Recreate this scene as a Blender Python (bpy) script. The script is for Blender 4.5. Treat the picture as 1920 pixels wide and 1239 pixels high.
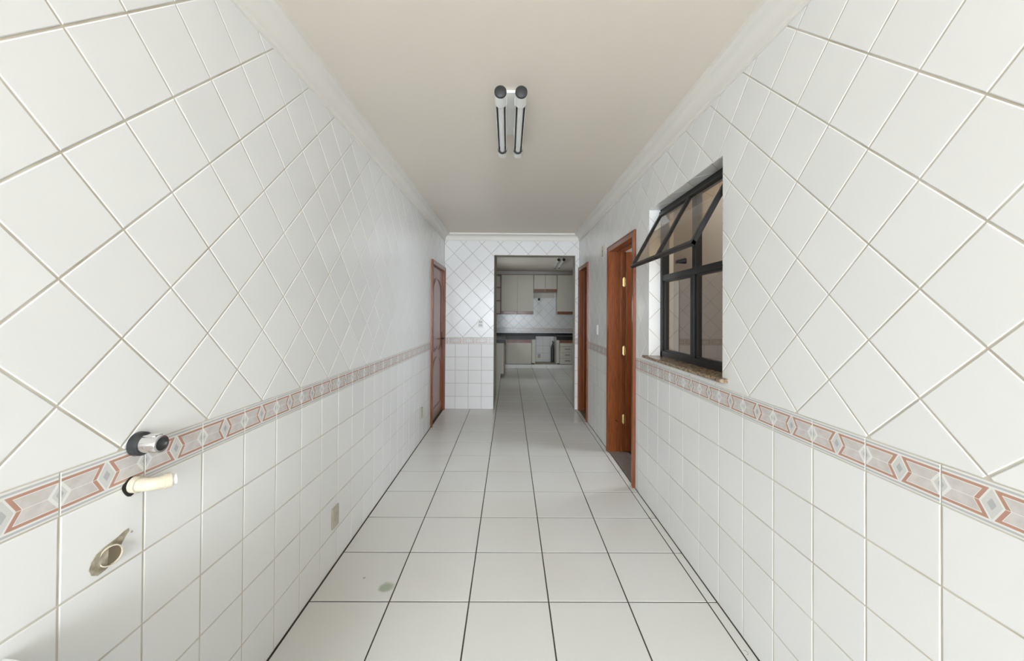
import bpy, bmesh, math, random
from mathutils import Matrix, Vector
random.seed(7)
S = bpy.context.scene
for o in list(bpy.data.objects): bpy.data.objects.remove(o)
COL = S.collection

# ------------------------------------------------------------------ camera, sky, exposure
FPX, CXP, CYP = 720.92, 960.0, 582.8
H = 1.445
cam_d = bpy.data.cameras.new('camera'); cam = bpy.data.objects.new('camera', cam_d); COL.objects.link(cam)
cam_d.sensor_width = 36.0; cam_d.lens = FPX / 1920.0 * 36.0
cam_d.shift_y = (CYP - 619.5) / 1920.0
cam_d.clip_start = 0.02
R_ = Matrix(((0.9999657, 0.00538239, -0.00629486), (-0.00543292, 0.99995295, -0.00803682), (0.00625131, 0.00807074, 0.99994789)))
cx, cy, cz = R_.col[0].copy(), R_.col[1].copy(), R_.col[2].copy()
M = Matrix.Identity(4)
for i in range(3):
    M[i][0] = cx[i]; M[i][1] = cz[i]; M[i][2] = -cy[i]
M[2][3] = H
cam.matrix_world = M
S.camera = cam

w = bpy.data.worlds.new('World'); S.world = w; w.use_nodes = True
bg = w.node_tree.nodes['Background']
bg.inputs[0].default_value = (0.85, 0.925, 1.0, 1); bg.inputs[1].default_value = 1.0
S.view_settings.view_transform = 'Standard'; S.view_settings.look = 'None'
S.view_settings.gamma = 1.0; S.view_settings.use_curve_mapping = False
S.view_settings.exposure = 4.6

def portal(name, loc, rot, sx, sy):
    d = bpy.data.lights.new(name, 'AREA'); d.shape = 'RECTANGLE'; d.size = sx; d.size_y = sy
    d.cycles.is_portal = True
    o = bpy.data.objects.new(name, d); COL.objects.link(o); o.location = loc; o.rotation_euler = rot
    return o

# ------------------------------------------------------------------ dimensions (metres)
XL, XR, YB, ZC = -1.0, 1.054, 5.84, 2.66
X0, Y0, T = -0.996, 1.943, 0.4           # floor grid
MT = 0.19894                              # wall tile module
ZB, ZT = 0.9876, 1.0855                   # border strip
ZA, DD = 1.0935, 0.28198                  # diamond grid
YLJ, YRJ, XBJ = 0.8653, 0.9359, -0.8243
ALJ, ARJ, ABJ = 0.9989, 0.8438, -0.714
REAR = -4.2
ZCOR = 2.552                              # bottom of the cornice
OPX0, OPX1, OPZ, OPY = -0.243, 0.988, 2.338, 6.03   # opening to the kitchen
KL, KR, KB, KS = -0.75, 2.2, 10.9, 7.0
DL = (4.885, 5.832, 2.14)                 # closed door on the left wall, outer casing
D1 = (3.212, 4.10, 2.162)                 # open door, outer casing
D2 = (5.16, 5.822, 2.155)                 # far door
WN = (1.902, 2.91, 1.137, 2.242)          # window opening y0,y1,z0,z1
WT = 0.15                                 # wall thickness

# ------------------------------------------------------------------ materials
def mat(name, col, rough=0.5, metal=0.0, spec=0.5, coat=0.0):
    m = bpy.data.materials.new(name); m.use_nodes = True
    b = m.node_tree.nodes['Principled BSDF']
    b.inputs['Base Color'].default_value = (*col, 1); b.inputs['Roughness'].default_value = rough
    b.inputs['Metallic'].default_value = metal; b.inputs['Specular IOR Level'].default_value = spec
    b.inputs['Coat Weight'].default_value = coat; b.inputs['Coat Roughness'].default_value = 0.08
    return m
def N(m, t, **kw):
    n = m.node_tree.nodes.new(t)
    for k, v in kw.items(): setattr(n, k, v)
    return n
def L(m, a, b): m.node_tree.links.new(a, b)
def BS(m): return m.node_tree.nodes['Principled BSDF']
def noise(m, scale, detail=3, coord='geo', vec_scale=None, rough=0.5):
    if coord == 'geo': src = N(m, 'ShaderNodeNewGeometry').outputs['Position']
    else: src = N(m, 'ShaderNodeTexCoord').outputs['Object']
    if vec_scale:
        mp = N(m, 'ShaderNodeMapping'); mp.inputs['Scale'].default_value = vec_scale
        L(m, src, mp.inputs['Vector']); src = mp.outputs['Vector']
    n = N(m, 'ShaderNodeTexNoise'); n.inputs['Scale'].default_value = scale; n.inputs['Detail'].default_value = detail
    n.inputs['Roughness'].default_value = rough
    L(m, src, n.inputs['Vector']); return n
def ramp(m, fac, stops):
    r = N(m, 'ShaderNodeValToRGB'); e = r.color_ramp.elements
    while len(e) < len(stops): e.new(0.5)
    for i, (p, c) in enumerate(stops): e[i].position = p; e[i].color = (*c, 1)
    L(m, fac, r.inputs[0]); return r
def mixc(m, fac, a, b, mode='MIX'):
    x = N(m, 'ShaderNodeMix', data_type='RGBA', blend_type=mode)
    for sock, v in ((x.inputs[0], fac), (x.inputs[6], a), (x.inputs[7], b)):
        if hasattr(v, 'is_linked') or hasattr(v, 'links'): L(m, v, sock)
        elif isinstance(v, (int, float)): sock.default_value = v
        else: sock.default_value = (*v, 1)
    return x.outputs[2]
def bump(m, h, strength, dist=0.01):
    b = N(m, 'ShaderNodeBump'); b.inputs['Strength'].default_value = strength; b.inputs['Distance'].default_value = dist
    L(m, h, b.inputs['Height']); L(m, b.outputs[0], BS(m).inputs['Normal'])
def rnd_tint(m, base, amt):
    oi = N(m, 'ShaderNodeObjectInfo')
    lo = tuple(c * (1 - amt) for c in base); hi = tuple(min(1, c * (1 + amt * .4)) for c in base)
    return ramp(m, oi.outputs['Random'], [(0, lo), (1, hi)]).outputs[0]

m_tile = mat('glazed white tile', (0.86, 0.86, 0.845), 0.19, spec=0.38)
L(m_tile, rnd_tint(m_tile, (0.905, 0.905, 0.90), 0.025), BS(m_tile).inputs['Base Color'])
bump(m_tile, noise(m_tile, 9, 2).outputs[0], 0.03, 0.003)
m_grout = mat('cream grout', (0.60, 0.545, 0.45), 0.9)
g = noise(m_grout, 7, 4); L(m_grout, ramp(m_grout, g.outputs[0], [(0.3, (0.54, 0.48, 0.375)), (0.7, (0.72, 0.68, 0.60))]).outputs[0], BS(m_grout).inputs['Base Color'])
m_grout2 = mat('greyed grout', (0.36, 0.33, 0.275), 0.9)
g = noise(m_grout2, 7, 4); L(m_grout2, ramp(m_grout2, g.outputs[0], [(0.3, (0.36, 0.33, 0.27)), (0.7, (0.50, 0.47, 0.41))]).outputs[0], BS(m_grout2).inputs['Base Color'])
m_fgrout = mat('dark floor grout', (0.06, 0.052, 0.042), 0.9)
g = noise(m_fgrout, 5, 4); L(m_fgrout, ramp(m_fgrout, g.outputs[0], [(0.3, (0.035, 0.032, 0.03)), (0.75, (0.10, 0.085, 0.062))]).outputs[0], BS(m_fgrout).inputs['Base Color'])

# floor tile: off-white speckled stoneware, old yellow stains and one green blot
m_floor = mat('speckled floor tile', (0.8, 0.79, 0.75), 0.3)
def floor_mat(m):
    base = rnd_tint(m, (0.86, 0.855, 0.83), 0.03)
    sp = noise(m, 330, 2, rough=0.7)
    c = mixc(m, 1.0, base, ramp(m, sp.outputs[0], [(0.25, (0.93, 0.925, 0.92)), (0.5, (1, 1, 1))]).outputs[0], 'MULTIPLY')
    st = noise(m, 1.3, 1.5)
    k = ramp(m, st.outputs[0], [(0.45, (0, 0, 0)), (0.85, (0.5, 0.5, 0.5))]).outputs[0]
    c = mixc(m, k, c, (0.77, 0.72, 0.62))
    pos = N(m, 'ShaderNodeNewGeometry').outputs['Position']
    nz = noise(m, 24, 3)
    for (px, py, r) in ((-0.645, 2.046, 0.034), (-0.786, 2.116, 0.007)):
        vm = N(m, 'ShaderNodeVectorMath', operation='DISTANCE'); L(m, pos, vm.inputs[0]); vm.inputs[1].default_value = (px, py, 0)
        ad = N(m, 'ShaderNodeMath', operation='MULTIPLY_ADD'); L(m, nz.outputs[0], ad.inputs[0]); ad.inputs[1].default_value = r * 0.9; L(m, vm.outputs['Value'], ad.inputs[2])
        mr = N(m, 'ShaderNodeMapRange'); L(m, ad.outputs[0], mr.inputs[0])
        mr.inputs[1].default_value = r * 1.2; mr.inputs[2].default_value = r * 1.75; mr.inputs[3].default_value = 0.85; mr.inputs[4].default_value = 0.0
        c = mixc(m, mr.outputs[0], c, (0.40, 0.46, 0.33))
    L(m, c, BS(m).inputs['Base Color'])
    BS(m).inputs['Roughness'].default_value = 0.27
    bump(m, noise(m, 6, 1).outputs[0], 0.04, 0.003)
floor_mat(m_floor)

m_ceil = mat('cream ceiling paint', (0.87, 0.80, 0.70), 0.42, spec=0.4)
bump(m_ceil, noise(m_ceil, 2.5, 3).outputs[0], 0.15, 0.01)
m_corn = mat('off-white plaster cornice', (0.87, 0.84, 0.785), 0.5)
m_plas = mat('grey plaster', (0.56, 0.53, 0.46), 0.7)
bump(m_plas, noise(m_plas, 30, 3).outputs[0], 0.1, 0.004)
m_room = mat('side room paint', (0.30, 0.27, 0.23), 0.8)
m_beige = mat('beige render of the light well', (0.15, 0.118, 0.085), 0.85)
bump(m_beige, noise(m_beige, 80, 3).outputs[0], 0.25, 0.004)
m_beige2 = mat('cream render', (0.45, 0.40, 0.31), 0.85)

def wood(name, dark, light, rough=0.28):
    m = mat(name, light, rough, coat=0.15)
    n = noise(m, 7, 5, vec_scale=(9, 9, 0.7), rough=0.6)
    n2 = noise(m, 60, 3, vec_scale=(6, 6, 0.25))
    a = ramp(m, n.outputs[0], [(0.3, dark), (0.68, light)]).outputs[0]
    c = mixc(m, 0.35, a, ramp(m, n2.outputs[0], [(0.35, dark), (0.65, light)]).outputs[0])
    L(m, c, BS(m).inputs['Base Color']); bump(m, n2.outputs[0], 0.06, 0.002)
    return m
m_wood = wood('varnished reddish wood', (0.13, 0.032, 0.008), (0.34, 0.095, 0.022))
m_strip = wood('reddish wood strip', (0.17, 0.06, 0.028), (0.27, 0.105, 0.05), 0.4)
m_gran = mat('brown granite', (0.2, 0.16, 0.12), 0.22)
def granite(m, s, cols):
    a = noise(m, s, 4, rough=0.7); L(m, ramp(m, a.outputs[0], cols).outputs[0], BS(m).inputs['Base Color'])
granite(m_gran, 60, [(0.32, (0.06, 0.045, 0.03)), (0.47, (0.22, 0.15, 0.09)), (0.6, (0.45, 0.35, 0.24)), (0.72, (0.16, 0.11, 0.07))])
m_thres = mat('grey granite', (0.2, 0.18, 0.15), 0.35)
granite(m_thres, 130, [(0.33, (0.06, 0.052, 0.045)), (0.5, (0.20, 0.175, 0.15)), (0.68, (0.36, 0.33, 0.29))])
m_black = mat('black granite', (0.012, 0.011, 0.010), 0.35, spec=0.25)
m_steel = mat('dull steel', (0.30, 0.29, 0.27), 0.5, metal=1.0)
m_alu = mat('black anodised aluminium', (0.016, 0.016, 0.016), 0.38, spec=0.3)
m_blkpl = mat('black plastic', (0.03, 0.03, 0.03), 0.5)
bump(m_blkpl, noise(m_blkpl, 400, 2, 'obj').outputs[0], 0.3, 0.002)
m_dark = mat('dark void', (0.012, 0.010, 0.008), 0.9)
m_white = mat('white enamel', (0.92, 0.92, 0.89), 0.35)
m_tube = mat('unlit fluorescent tube', (0.95, 0.95, 0.94), 0.2, coat=0.2)
m_lam = mat('off-white laminate', (0.63, 0.60, 0.515), 0.5)
m_lam2 = mat('ivory laminate', (0.80, 0.77, 0.68), 0.45)
m_chrome = mat('chrome', (0.80, 0.80, 0.80), 0.14, metal=1.0)
m_brass = mat('brass', (0.72, 0.55, 0.28), 0.22, metal=1.0)
m_iron = mat('dark bronze', (0.06, 0.045, 0.03), 0.35, metal=0.8)
m_pvc = mat('cream pvc', (0.66, 0.60, 0.47), 0.3)
m_cream = mat('aged cream plastic', (0.52, 0.485, 0.395), 0.4)
m_swwh = mat('white plastic', (0.84, 0.84, 0.80), 0.35)
m_mortar = mat('stained mortar', (0.36, 0.31, 0.23), 0.95)
g = noise(m_mortar, 45, 4); L(m_mortar, ramp(m_mortar, g.outputs[0], [(0.35, (0.26, 0.22, 0.15)), (0.7, (0.55, 0.50, 0.40))]).outputs[0], BS(m_mortar).inputs['Base Color'])
m_soil = mat('soiled pipe', (0.13, 0.10, 0.065), 0.8)
m_rubber = mat('black rubber', (0.03, 0.032, 0.035), 0.4)
m_tub = mat('white synthetic marble', (0.86, 0.88, 0.86), 0.25)
m_dgrey = mat('dark grey slot', (0.10, 0.10, 0.10), 0.5)
# border tile print
m_bbase = mat('border glaze white', (0.86, 0.86, 0.84), 0.2)
m_bgrey = mat('border print grey', (0.56, 0.56, 0.57), 0.2)
m_brust = mat('border print rust', (0.53, 0.30, 0.225), 0.25)
m_bfield = mat('border print marbled', (0.68, 0.64, 0.61), 0.2)
g = noise(m_bfield, 40, 3, 'obj'); L(m_bfield, ramp(m_bfield, g.outputs[0], [(0.3, (0.62, 0.575, 0.55)), (0.7, (0.72, 0.69, 0.665))]).outputs[0], BS(m_bfield).inputs['Base Color'])
m_bpale = mat('border print pale', (0.70, 0.70, 0.68), 0.2)
m_bdark = mat('border print slate', (0.50, 0.51, 0.53), 0.2)
# bronze window glass: thin pane that transmits a tinted view and mirrors the room
m_glass = bpy.data.materials.new('bronze window glass'); m_glass.use_nodes = True
nt = m_glass.node_tree; nt.nodes.clear()
out = nt.nodes.new('ShaderNodeOutputMaterial'); mx = nt.nodes.new('ShaderNodeMixShader')
tr = nt.nodes.new('ShaderNodeBsdfTransparent'); tr.inputs[0].default_value = (0.80, 0.72, 0.61, 1)
gl = nt.nodes.new('ShaderNodeBsdfGlossy'); gl.inputs['Color'].default_value = (0.95, 0.9, 0.85, 1); gl.inputs['Roughness'].default_value = 0.01
fr = nt.nodes.new('ShaderNodeFresnel'); fr.inputs[0].default_value = 2.6
geo = nt.nodes.new('ShaderNodeNewGeometry'); fm = nt.nodes.new('ShaderNodeMath'); fm.operation = 'MULTIPLY'
inv = nt.nodes.new('ShaderNodeMath'); inv.operation = 'SUBTRACT'; inv.inputs[0].default_value = 1.0; nt.links.new(geo.outputs['Backfacing'], inv.inputs[1])
nt.links.new(fr.outputs[0], fm.inputs[0]); nt.links.new(inv.outputs[0], fm.inputs[1])
nt.links.new(fm.outputs[0], mx.inputs[0]); nt.links.new(tr.outputs[0], mx.inputs[1]); nt.links.new(gl.outputs[0], mx.inputs[2]); nt.links.new(mx.outputs[0], out.inputs[0])

# ------------------------------------------------------------------ object helpers
def tag(o, label=None, cat=None, group=None, kind=None):
    if label: o['label'] = label
    if cat: o['category'] = cat
    if group: o['group'] = group
    if kind: o['kind'] = kind
    return o
def wloc(p):
    v = Vector((0, 0, 0))
    while p is not None: v += p.location; p = p.parent
    return v
def empty(name, loc, label, cat, group=None, kind=None):
    o = bpy.data.objects.new(name, None); COL.objects.link(o); o.location = loc
    o.empty_display_size = 0.05
    return tag(o, label, cat, group, kind)
class MB:
    def __init__(s): s.bm = bmesh.new()
    def box(s, x0, x1, y0, y1, z0, z1, bev=0.0):
        bm = s.bm
        vs = [bm.verts.new(p) for p in ((x0,y0,z0),(x1,y0,z0),(x1,y1,z0),(x0,y1,z0),(x0,y0,z1),(x1,y0,z1),(x1,y1,z1),(x0,y1,z1))]
        fs = [bm.faces.new([vs[i] for i in f]) for f in ((3,2,1,0),(4,5,6,7),(0,1,5,4),(1,2,6,5),(2,3,7,6),(3,0,4,7))]
        if bev > 0:
            es = list({e for f in fs for e in f.edges})
            bmesh.ops.bevel(bm, geom=es, offset=bev, segments=2, profile=0.5, affect='EDGES')
        return s
    def prism(s, pts, d, flip=False):
        # closed polygon of 3-D points swept by vector d
        bm = s.bm; d = Vector(d)
        a = [bm.verts.new(p) for p in pts]; b = [bm.verts.new(Vector(p) + d) for p in pts]
        n = len(pts); bm.faces.new(a[::-1]); bm.faces.new(b)
        for i in range(n): bm.faces.new((a[i], a[(i+1) % n], b[(i+1) % n], b[i]))
        return s
    def tube(s, path, radii, seg=16, caps=True):
        bm = s.bm; path = [Vector(p) for p in path]
        if isinstance(radii, (int, float)): radii = [radii] * len(path)
        rings = []; up = None
        for i, p in enumerate(path):
            t = (path[min(i+1, len(path)-1)] - path[max(i-1, 0)])
            if t.length < 1e-9: t = path[-1] - path[0]
            t.normalize()
            if up is None:
                up = Vector((0, 0, 1)) if abs(t.z) < 0.9 else Vector((1, 0, 0))
            a = t.cross(up).normalized(); b = a.cross(t).normalized(); up = b
            rings.append([bm.verts.new(p + a*math.cos(2*math.pi*k/seg)*radii[i] + b*math.sin(2*math.pi*k/seg)*radii[i]) for k in range(seg)])
        for r0, r1 in zip(rings, rings[1:]):
            for k in range(seg): bm.faces.new((r0[k], r0[(k+1) % seg], r1[(k+1) % seg], r1[k]))
        if caps: bm.faces.new(rings[0][::-1]); bm.faces.new(rings[-1])
        return s
    def lathe(s, o, d, prof, seg=28, caps=False):
        bm = s.bm; o = Vector(o); d = Vector(d).normalized()
        up = Vector((0, 0, 1)) if abs(d.z) < 0.9 else Vector((1, 0, 0)); a = d.cross(up).normalized(); c = a.cross(d)
        rings = [[bm.verts.new(o + d*t + a*math.cos(2*math.pi*k/seg)*r + c*math.sin(2*math.pi*k/seg)*r) for k in range(seg)] for t, r in prof]
        for r0, r1 in zip(rings, rings[1:]):
            for k in range(seg): bm.faces.new((r0[k], r0[(k+1) % seg], r1[(k+1) % seg], r1[k]))
        if caps: bm.faces.new(rings[0][::-1]); bm.faces.new(rings[-1])
        return s
    def build(s, name, m, parent=None, smooth=False, label=None):
        bm = s.bm
        bmesh.ops.recalc_face_normals(bm, faces=bm.faces)
        off = wloc(parent)
        if off.length > 0: bmesh.ops.translate(bm, verts=bm.verts, vec=-off)
        me = bpy.data.meshes.new(name); bm.to_mesh(me); bm.free()
        for mm in (m if isinstance(m, (list, tuple)) else [m]): me.materials.append(mm)
        o = bpy.data.objects.new(name, me); COL.objects.link(o)
        if parent: o.parent = parent
        if smooth:
            for p in me.polygons: p.use_smooth = True
            me.set_sharp_from_angle(angle=math.radians(35))
        if label: o['label'] = label
        return o
def arc(cx_, cz_, r, a0, a1, n): return [(cx_ + r*math.cos(a0+(a1-a0)*i/n), cz_ + r*math.sin(a0+(a1-a0)*i/n)) for i in range(n+1)]

# ------------------------------------------------------------------ tile pieces
_cache = {}
def clip_conv(poly, b):
    def side(p, k): return (p[0]-b[0], b[1]-p[0], p[1]-b[2], b[3]-p[1])[k]
    for k in range(4):
        o = []
        for i in range(len(poly)):
            a, c = poly[i-1], poly[i]; da, dc = side(a, k), side(c, k)
            if (da >= 0) != (dc >= 0):
                t = da/(da-dc); o.append((a[0]+(c[0]-a[0])*t, a[1]+(c[1]-a[1])*t))
            if dc >= 0: o.append(c)
        poly = o
        if len(poly) < 3: return []
    return poly
def area(p): return abs(sum(p[i-1][0]*p[i][1]-p[i][0]*p[i-1][1] for i in range(len(p))))/2
def tile_mesh(key, poly, holes, t, bev, m, dish):
    if key in _cache: return _cache[key]
    bm = bmesh.new()
    bm.faces.new([bm.verts.new((u, v, t-dish)) for u, v in poly])
    bmesh.ops.remove_doubles(bm, verts=bm.verts, dist=1e-5)
    for h in holes:
        for co, no in (((h[0],0,0),(1,0,0)), ((h[1],0,0),(1,0,0)), ((0,h[2],0),(0,1,0)), ((0,h[3],0),(0,1,0))):
            bmesh.ops.bisect_plane(bm, geom=bm.verts[:]+bm.edges[:]+bm.faces[:], dist=1e-6, plane_co=co, plane_no=no)
        dead = [f for f in bm.faces if h[0] < f.calc_center_median().x < h[1] and h[2] < f.calc_center_median().y < h[3]]
        bmesh.ops.delete(bm, geom=dead, context='FACES')
    bm.faces.ensure_lookup_table()
    if not bm.faces or sum(f.calc_area() for f in bm.faces) < 6e-5: bm.free(); _cache[key] = None; return None
    bm.normal_update()
    for f in bm.faces:
        if f.normal.z < 0: f.normal_flip()
    inner = bm.faces[:]
    bmesh.ops.inset_region(bm, faces=inner, thickness=bev, depth=0, use_even_offset=True, use_boundary=True)
    for v in {v for f in inner for v in f.verts}: v.co.z = t
    be = [e for e in bm.edges if e.is_boundary]
    r = bmesh.ops.extrude_edge_only(bm, edges=be)
    for v in r['geom']:
        if isinstance(v, bmesh.types.BMVert): v.co.z = 0
    bmesh.ops.recalc_face_normals(bm, faces=bm.faces)
    me = bpy.data.meshes.new('tile_mesh'); bm.to_mesh(me); bm.free(); me.materials.append(m)
    _cache[key] = me
    return me
class Plane:
    # origin O on the tile face; U, V in the plane, N out of the wall
    def __init__(s, O, U, V, tilt=0.0012):
        s.O, s.U, s.V = Vector(O), Vector(U), Vector(V); s.N = s.U.cross(s.V); s.tilt = tilt
    def mw(s, u, v, depth, jit=True):
        a = random.gauss(0, s.tilt) if jit else 0; b = random.gauss(0, s.tilt) if jit else 0
        R3 = Matrix((s.U, s.V, s.N)).transposed() @ (Matrix.Rotation(a, 3, 'X') @ Matrix.Rotation(b, 3, 'Y'))
        m4 = R3.to_4x4(); m4.translation = s.O + s.U*u + s.V*v - s.N*depth
        return m4
def put_tile(name, P, poly, cuv, bounds, holes, m, parent, t=0.0026, bev=0.0022, dish=0.0011):
    poly = clip_conv(poly, bounds)
    if len(poly) < 3 or area(poly) < 6e-5: return None
    loc = [(u-cuv[0], v-cuv[1]) for u, v in poly]
    us = [p[0] for p in poly]; vs = [p[1] for p in poly]
    hs = [(h[0]-cuv[0], h[1]-cuv[0], h[2]-cuv[1], h[3]-cuv[1]) for h in holes if h[0] < max(us) and h[1] > min(us) and h[2] < max(vs) and h[3] > min(vs)]
    key = (m.name, t, bev, tuple((round(a, 4), round(b, 4)) for a, b in loc), tuple(tuple(round(x, 4) for x in h) for h in hs))
    me = tile_mesh(key, loc, hs, t, bev, m, dish)
    if me is None: return None
    o = bpy.data.objects.new(name, me); COL.objects.link(o); o.parent = parent
    o.matrix_local = Matrix.Translation(-wloc(parent)) @ P.mw(cuv[0], cuv[1], t)
    return o
def square_tiles(name, P, u0, mu, v0, mv, nu, nv, bounds, holes, m, parent, joint, **kw):
    for i in range(nu[0], nu[1]):
        for j in range(nv[0], nv[1]):
            cu, cv = u0 + mu*(i+.5), v0 + mv*(j+.5); a, b = (mu-joint)/2, (mv-joint)/2
            put_tile(name, P, [(cu-a, cv-b), (cu+a, cv-b), (cu+a, cv+b), (cu-a, cv+b)], (cu, cv), bounds, holes, m, parent, **kw)
def diamond_tiles(name, P, u0, v0, D, bounds, holes, m, parent, joint):
    h = D/2 - joint*0.7071
    i0 = int((bounds[0]-u0)/(D/2))-2; i1 = int((bounds[1]-u0)/(D/2))+3
    j0 = int((bounds[2]-v0)/(D/2))-2; j1 = int((bounds[3]-v0)/(D/2))+3
    for i in range(i0, i1):
        for j in range(j0, j1):
            if (i + j) % 2 == 0: continue      # grid nodes sit at even sums, tile centres at odd ones
            cu, cv = u0 + i*D/2, v0 + j*D/2
            put_tile(name, P, [(cu-h, cv), (cu, cv-h), (cu+h, cv), (cu, cv+h)], (cu, cv), bounds, holes, m, parent)

# border tile: one mesh, printed figures as thin inlays of their own colour
def border_mesh(W, Hh, t=0.0026):
    bm = bmesh.new(); wv, hv = W/2-0.0014, Hh/2-0.0012
    b = 0.0012
    o_ = [bm.verts.new(p) for p in ((-wv,-hv,0),(wv,-hv,0),(wv,hv,0),(-wv,hv,0))]
    mdl = [bm.verts.new(p) for p in ((-wv,-hv,t-.0008),(wv,-hv,t-.0008),(wv,hv,t-.0008),(-wv,hv,t-.0008))]
    tp = [bm.verts.new(p) for p in ((-wv+b,-hv+b,t),(wv-b,-hv+b,t),(wv-b,hv-b,t),(-wv+b,hv-b,t))]
    for r0, r1 in ((o_, mdl), (mdl, tp)):
        for k in range(4): bm.faces.new((r0[k], r0[(k+1) % 4], r1[(k+1) % 4], r1[k]))
    bm.faces.new(tp)
    def inl(pts, mi, lay):
        z = t + 0.00012*lay
        for sx in (1, -1):
            for sy in (1, -1):
                q = [(x*sx, y*sy, z) for x, y in pts]
                if sx*sy < 0: q = q[::-1]
                f = bm.faces.new([bm.verts.new(p) for p in q]); f.material_index = mi
                f.normal_update()
                if f.normal.z < 0: f.normal_flip()
    e = wv - b
    s = hv/0.0477
    inl([(0, .0385*s), (e, .0385*s), (e, .0435*s), (0, .0435*s)], 1, 1)                                     # grey edge line
    inl([(e, .034*s), (e, .0275*s), (.017, .0275*s), (.0325, .0006), (.0235, .0006), (.0045, .034*s)], 2, 1)  # rust stripe and chevron
    inl([(e-.003, .0257*s), (.0195, .0257*s), (.0342, .0007), (e-.0205, .0007)], 3, 1)                      # marbled field
    inl([(0, 0), (.0195, 0), (0, .0335*s)], 4, 1)
    inl([(0, 0), (.0085, 0), (0, .0135*s)], 5, 2)
    inl([(e, 0), (e, .019*s), (e-.0125, 0)], 4, 1)
    inl([(e, 0), (e, .0085*s), (e-.0048, 0)], 5, 2)
    me = bpy.data.meshes.new('border_mesh'); bm.to_mesh(me); bm.free()
    for mm in (m_bbase, m_bgrey, m_brust, m_bfield, m_bpale, m_bdark): me.materials.append(mm)
    return me
BORDER = border_mesh(MT, ZT-ZB)
def cut_border(me, lo, hi):
    bm = bmesh.new(); bm.from_mesh(me)
    for co, no in ((lo, -1), (hi, 1)):
        bmesh.ops.bisect_plane(bm, geom=bm.verts[:]+bm.edges[:]+bm.faces[:], plane_co=(co,0,0), plane_no=(no,0,0), clear_outer=True)
    if not bm.faces: bm.free(); return None
    m2 = bpy.data.meshes.new('border_cut'); bm.to_mesh(m2); bm.free()
    for mm in me.materials: m2.materials.append(mm)
    return m2
def border_row(P, u0, n0, n1, v, ranges, parent):
    for i in range(n0, n1):
        cu = u0 + MT*(i+.5)
        for lo, hi in ranges:
            a, b = max(lo-cu, -MT/2), min(hi-cu, MT/2)
            if b-a < 0.008: continue
            me = BORDER if b-a > MT-1e-4 else cut_border(BORDER, a, b)
            if me is None: continue
            o = bpy.data.objects.new('border_tile', me); COL.objects.link(o); o.parent = parent
            o.matrix_local = Matrix.Translation(-wloc(parent)) @ P.mw(cu, v, 0.0026, False)

# ------------------------------------------------------------------ room shell
REC = 0.002    # how far the joints lie behind the tile faces
b = MB(); b.box(-1.15, 2.45, REAR, 11.05, -0.12, -REC)
floor = tag(b.build('floor', m_fgrout), 'off-white tiled floor with dark joints running into the kitchen', 'floor', kind='structure')
PF = Plane((0, 0, 0), (1, 0, 0), (0, 1, 0), 0.0006)
fh = [(-2, OPX0+.002, YB-.002, KS+.002), (OPX1-.002, 3, YB-.002, OPY+.002), (XR-.004, 3, -2, YB)]
square_tiles('floor_tile', PF, X0, T, Y0, T, (-1, 9), (-6, 24), (XL+.0055, KR-.004, -0.6, KB-.004), fh, m_floor, floor, 0.0068, t=0.0028, bev=0.0015, dish=0.0008)

b = MB(); b.tube([(1.020+.008*math.cos(a), 1.655+.011*math.sin(a), .0004) for a in [math.radians(-110+22*k) for k in range(11)]], .0006, 6)
b.build('pencil_mark', m_dgrey, floor, label='small curved pencil mark on the edge strip')

b = MB()
b.box(XL-.15, XR+WT, REAR, OPY, ZC, ZC+.1); b.box(KL-.15, KR+.15, OPY, 11.05, ZC, ZC+.1); b.box(XR+WT, 2.45, 3.15, OPY, ZC, ZC+.1)
tag(b.build('ceiling', m_ceil), 'plain cream painted ceiling above the corridor', 'ceiling', kind='structure')

# left wall, with the doorway of the closed door
xw = XL - REC
b = MB()
b.box(XL-.15, xw, REAR, DL[0]+.03, 0, ZC); b.box(XL-.15, xw, DL[0]+.03, YB, DL[2]-.03, ZC); b.box(XL-.15, XL-.06, DL[0]+.03, YB, 0, DL[2]-.03)
wall_l = tag(b.build('wall_left', m_grout), 'white tiled corridor wall on the left, diamonds above a border strip', 'wall', kind='structure')
PL = Plane((XL, 0, 0), (0, 1, 0), (0, 0, 1))
hl = [(DL[0]-.002, 7, -1, DL[2]+.002)]
YS = -0.31
square_tiles('wall_tile', PL, YLJ, MT, ZB, MT, (-6, 26), (-5, 0), (YS, YB-.003, 0.003, ZB), hl, m_tile, wall_l, 0.0052)
border_row(PL, YLJ, -6, 26, (ZB+ZT)/2, [(YS, DL[0]-.002)], wall_l)
diamond_tiles('diamond_tile', PL, ALJ, ZA, DD, (YS, YB-.003, ZT+.002, ZCOR+.02), hl, m_tile, wall_l, 0.0052)

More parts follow.
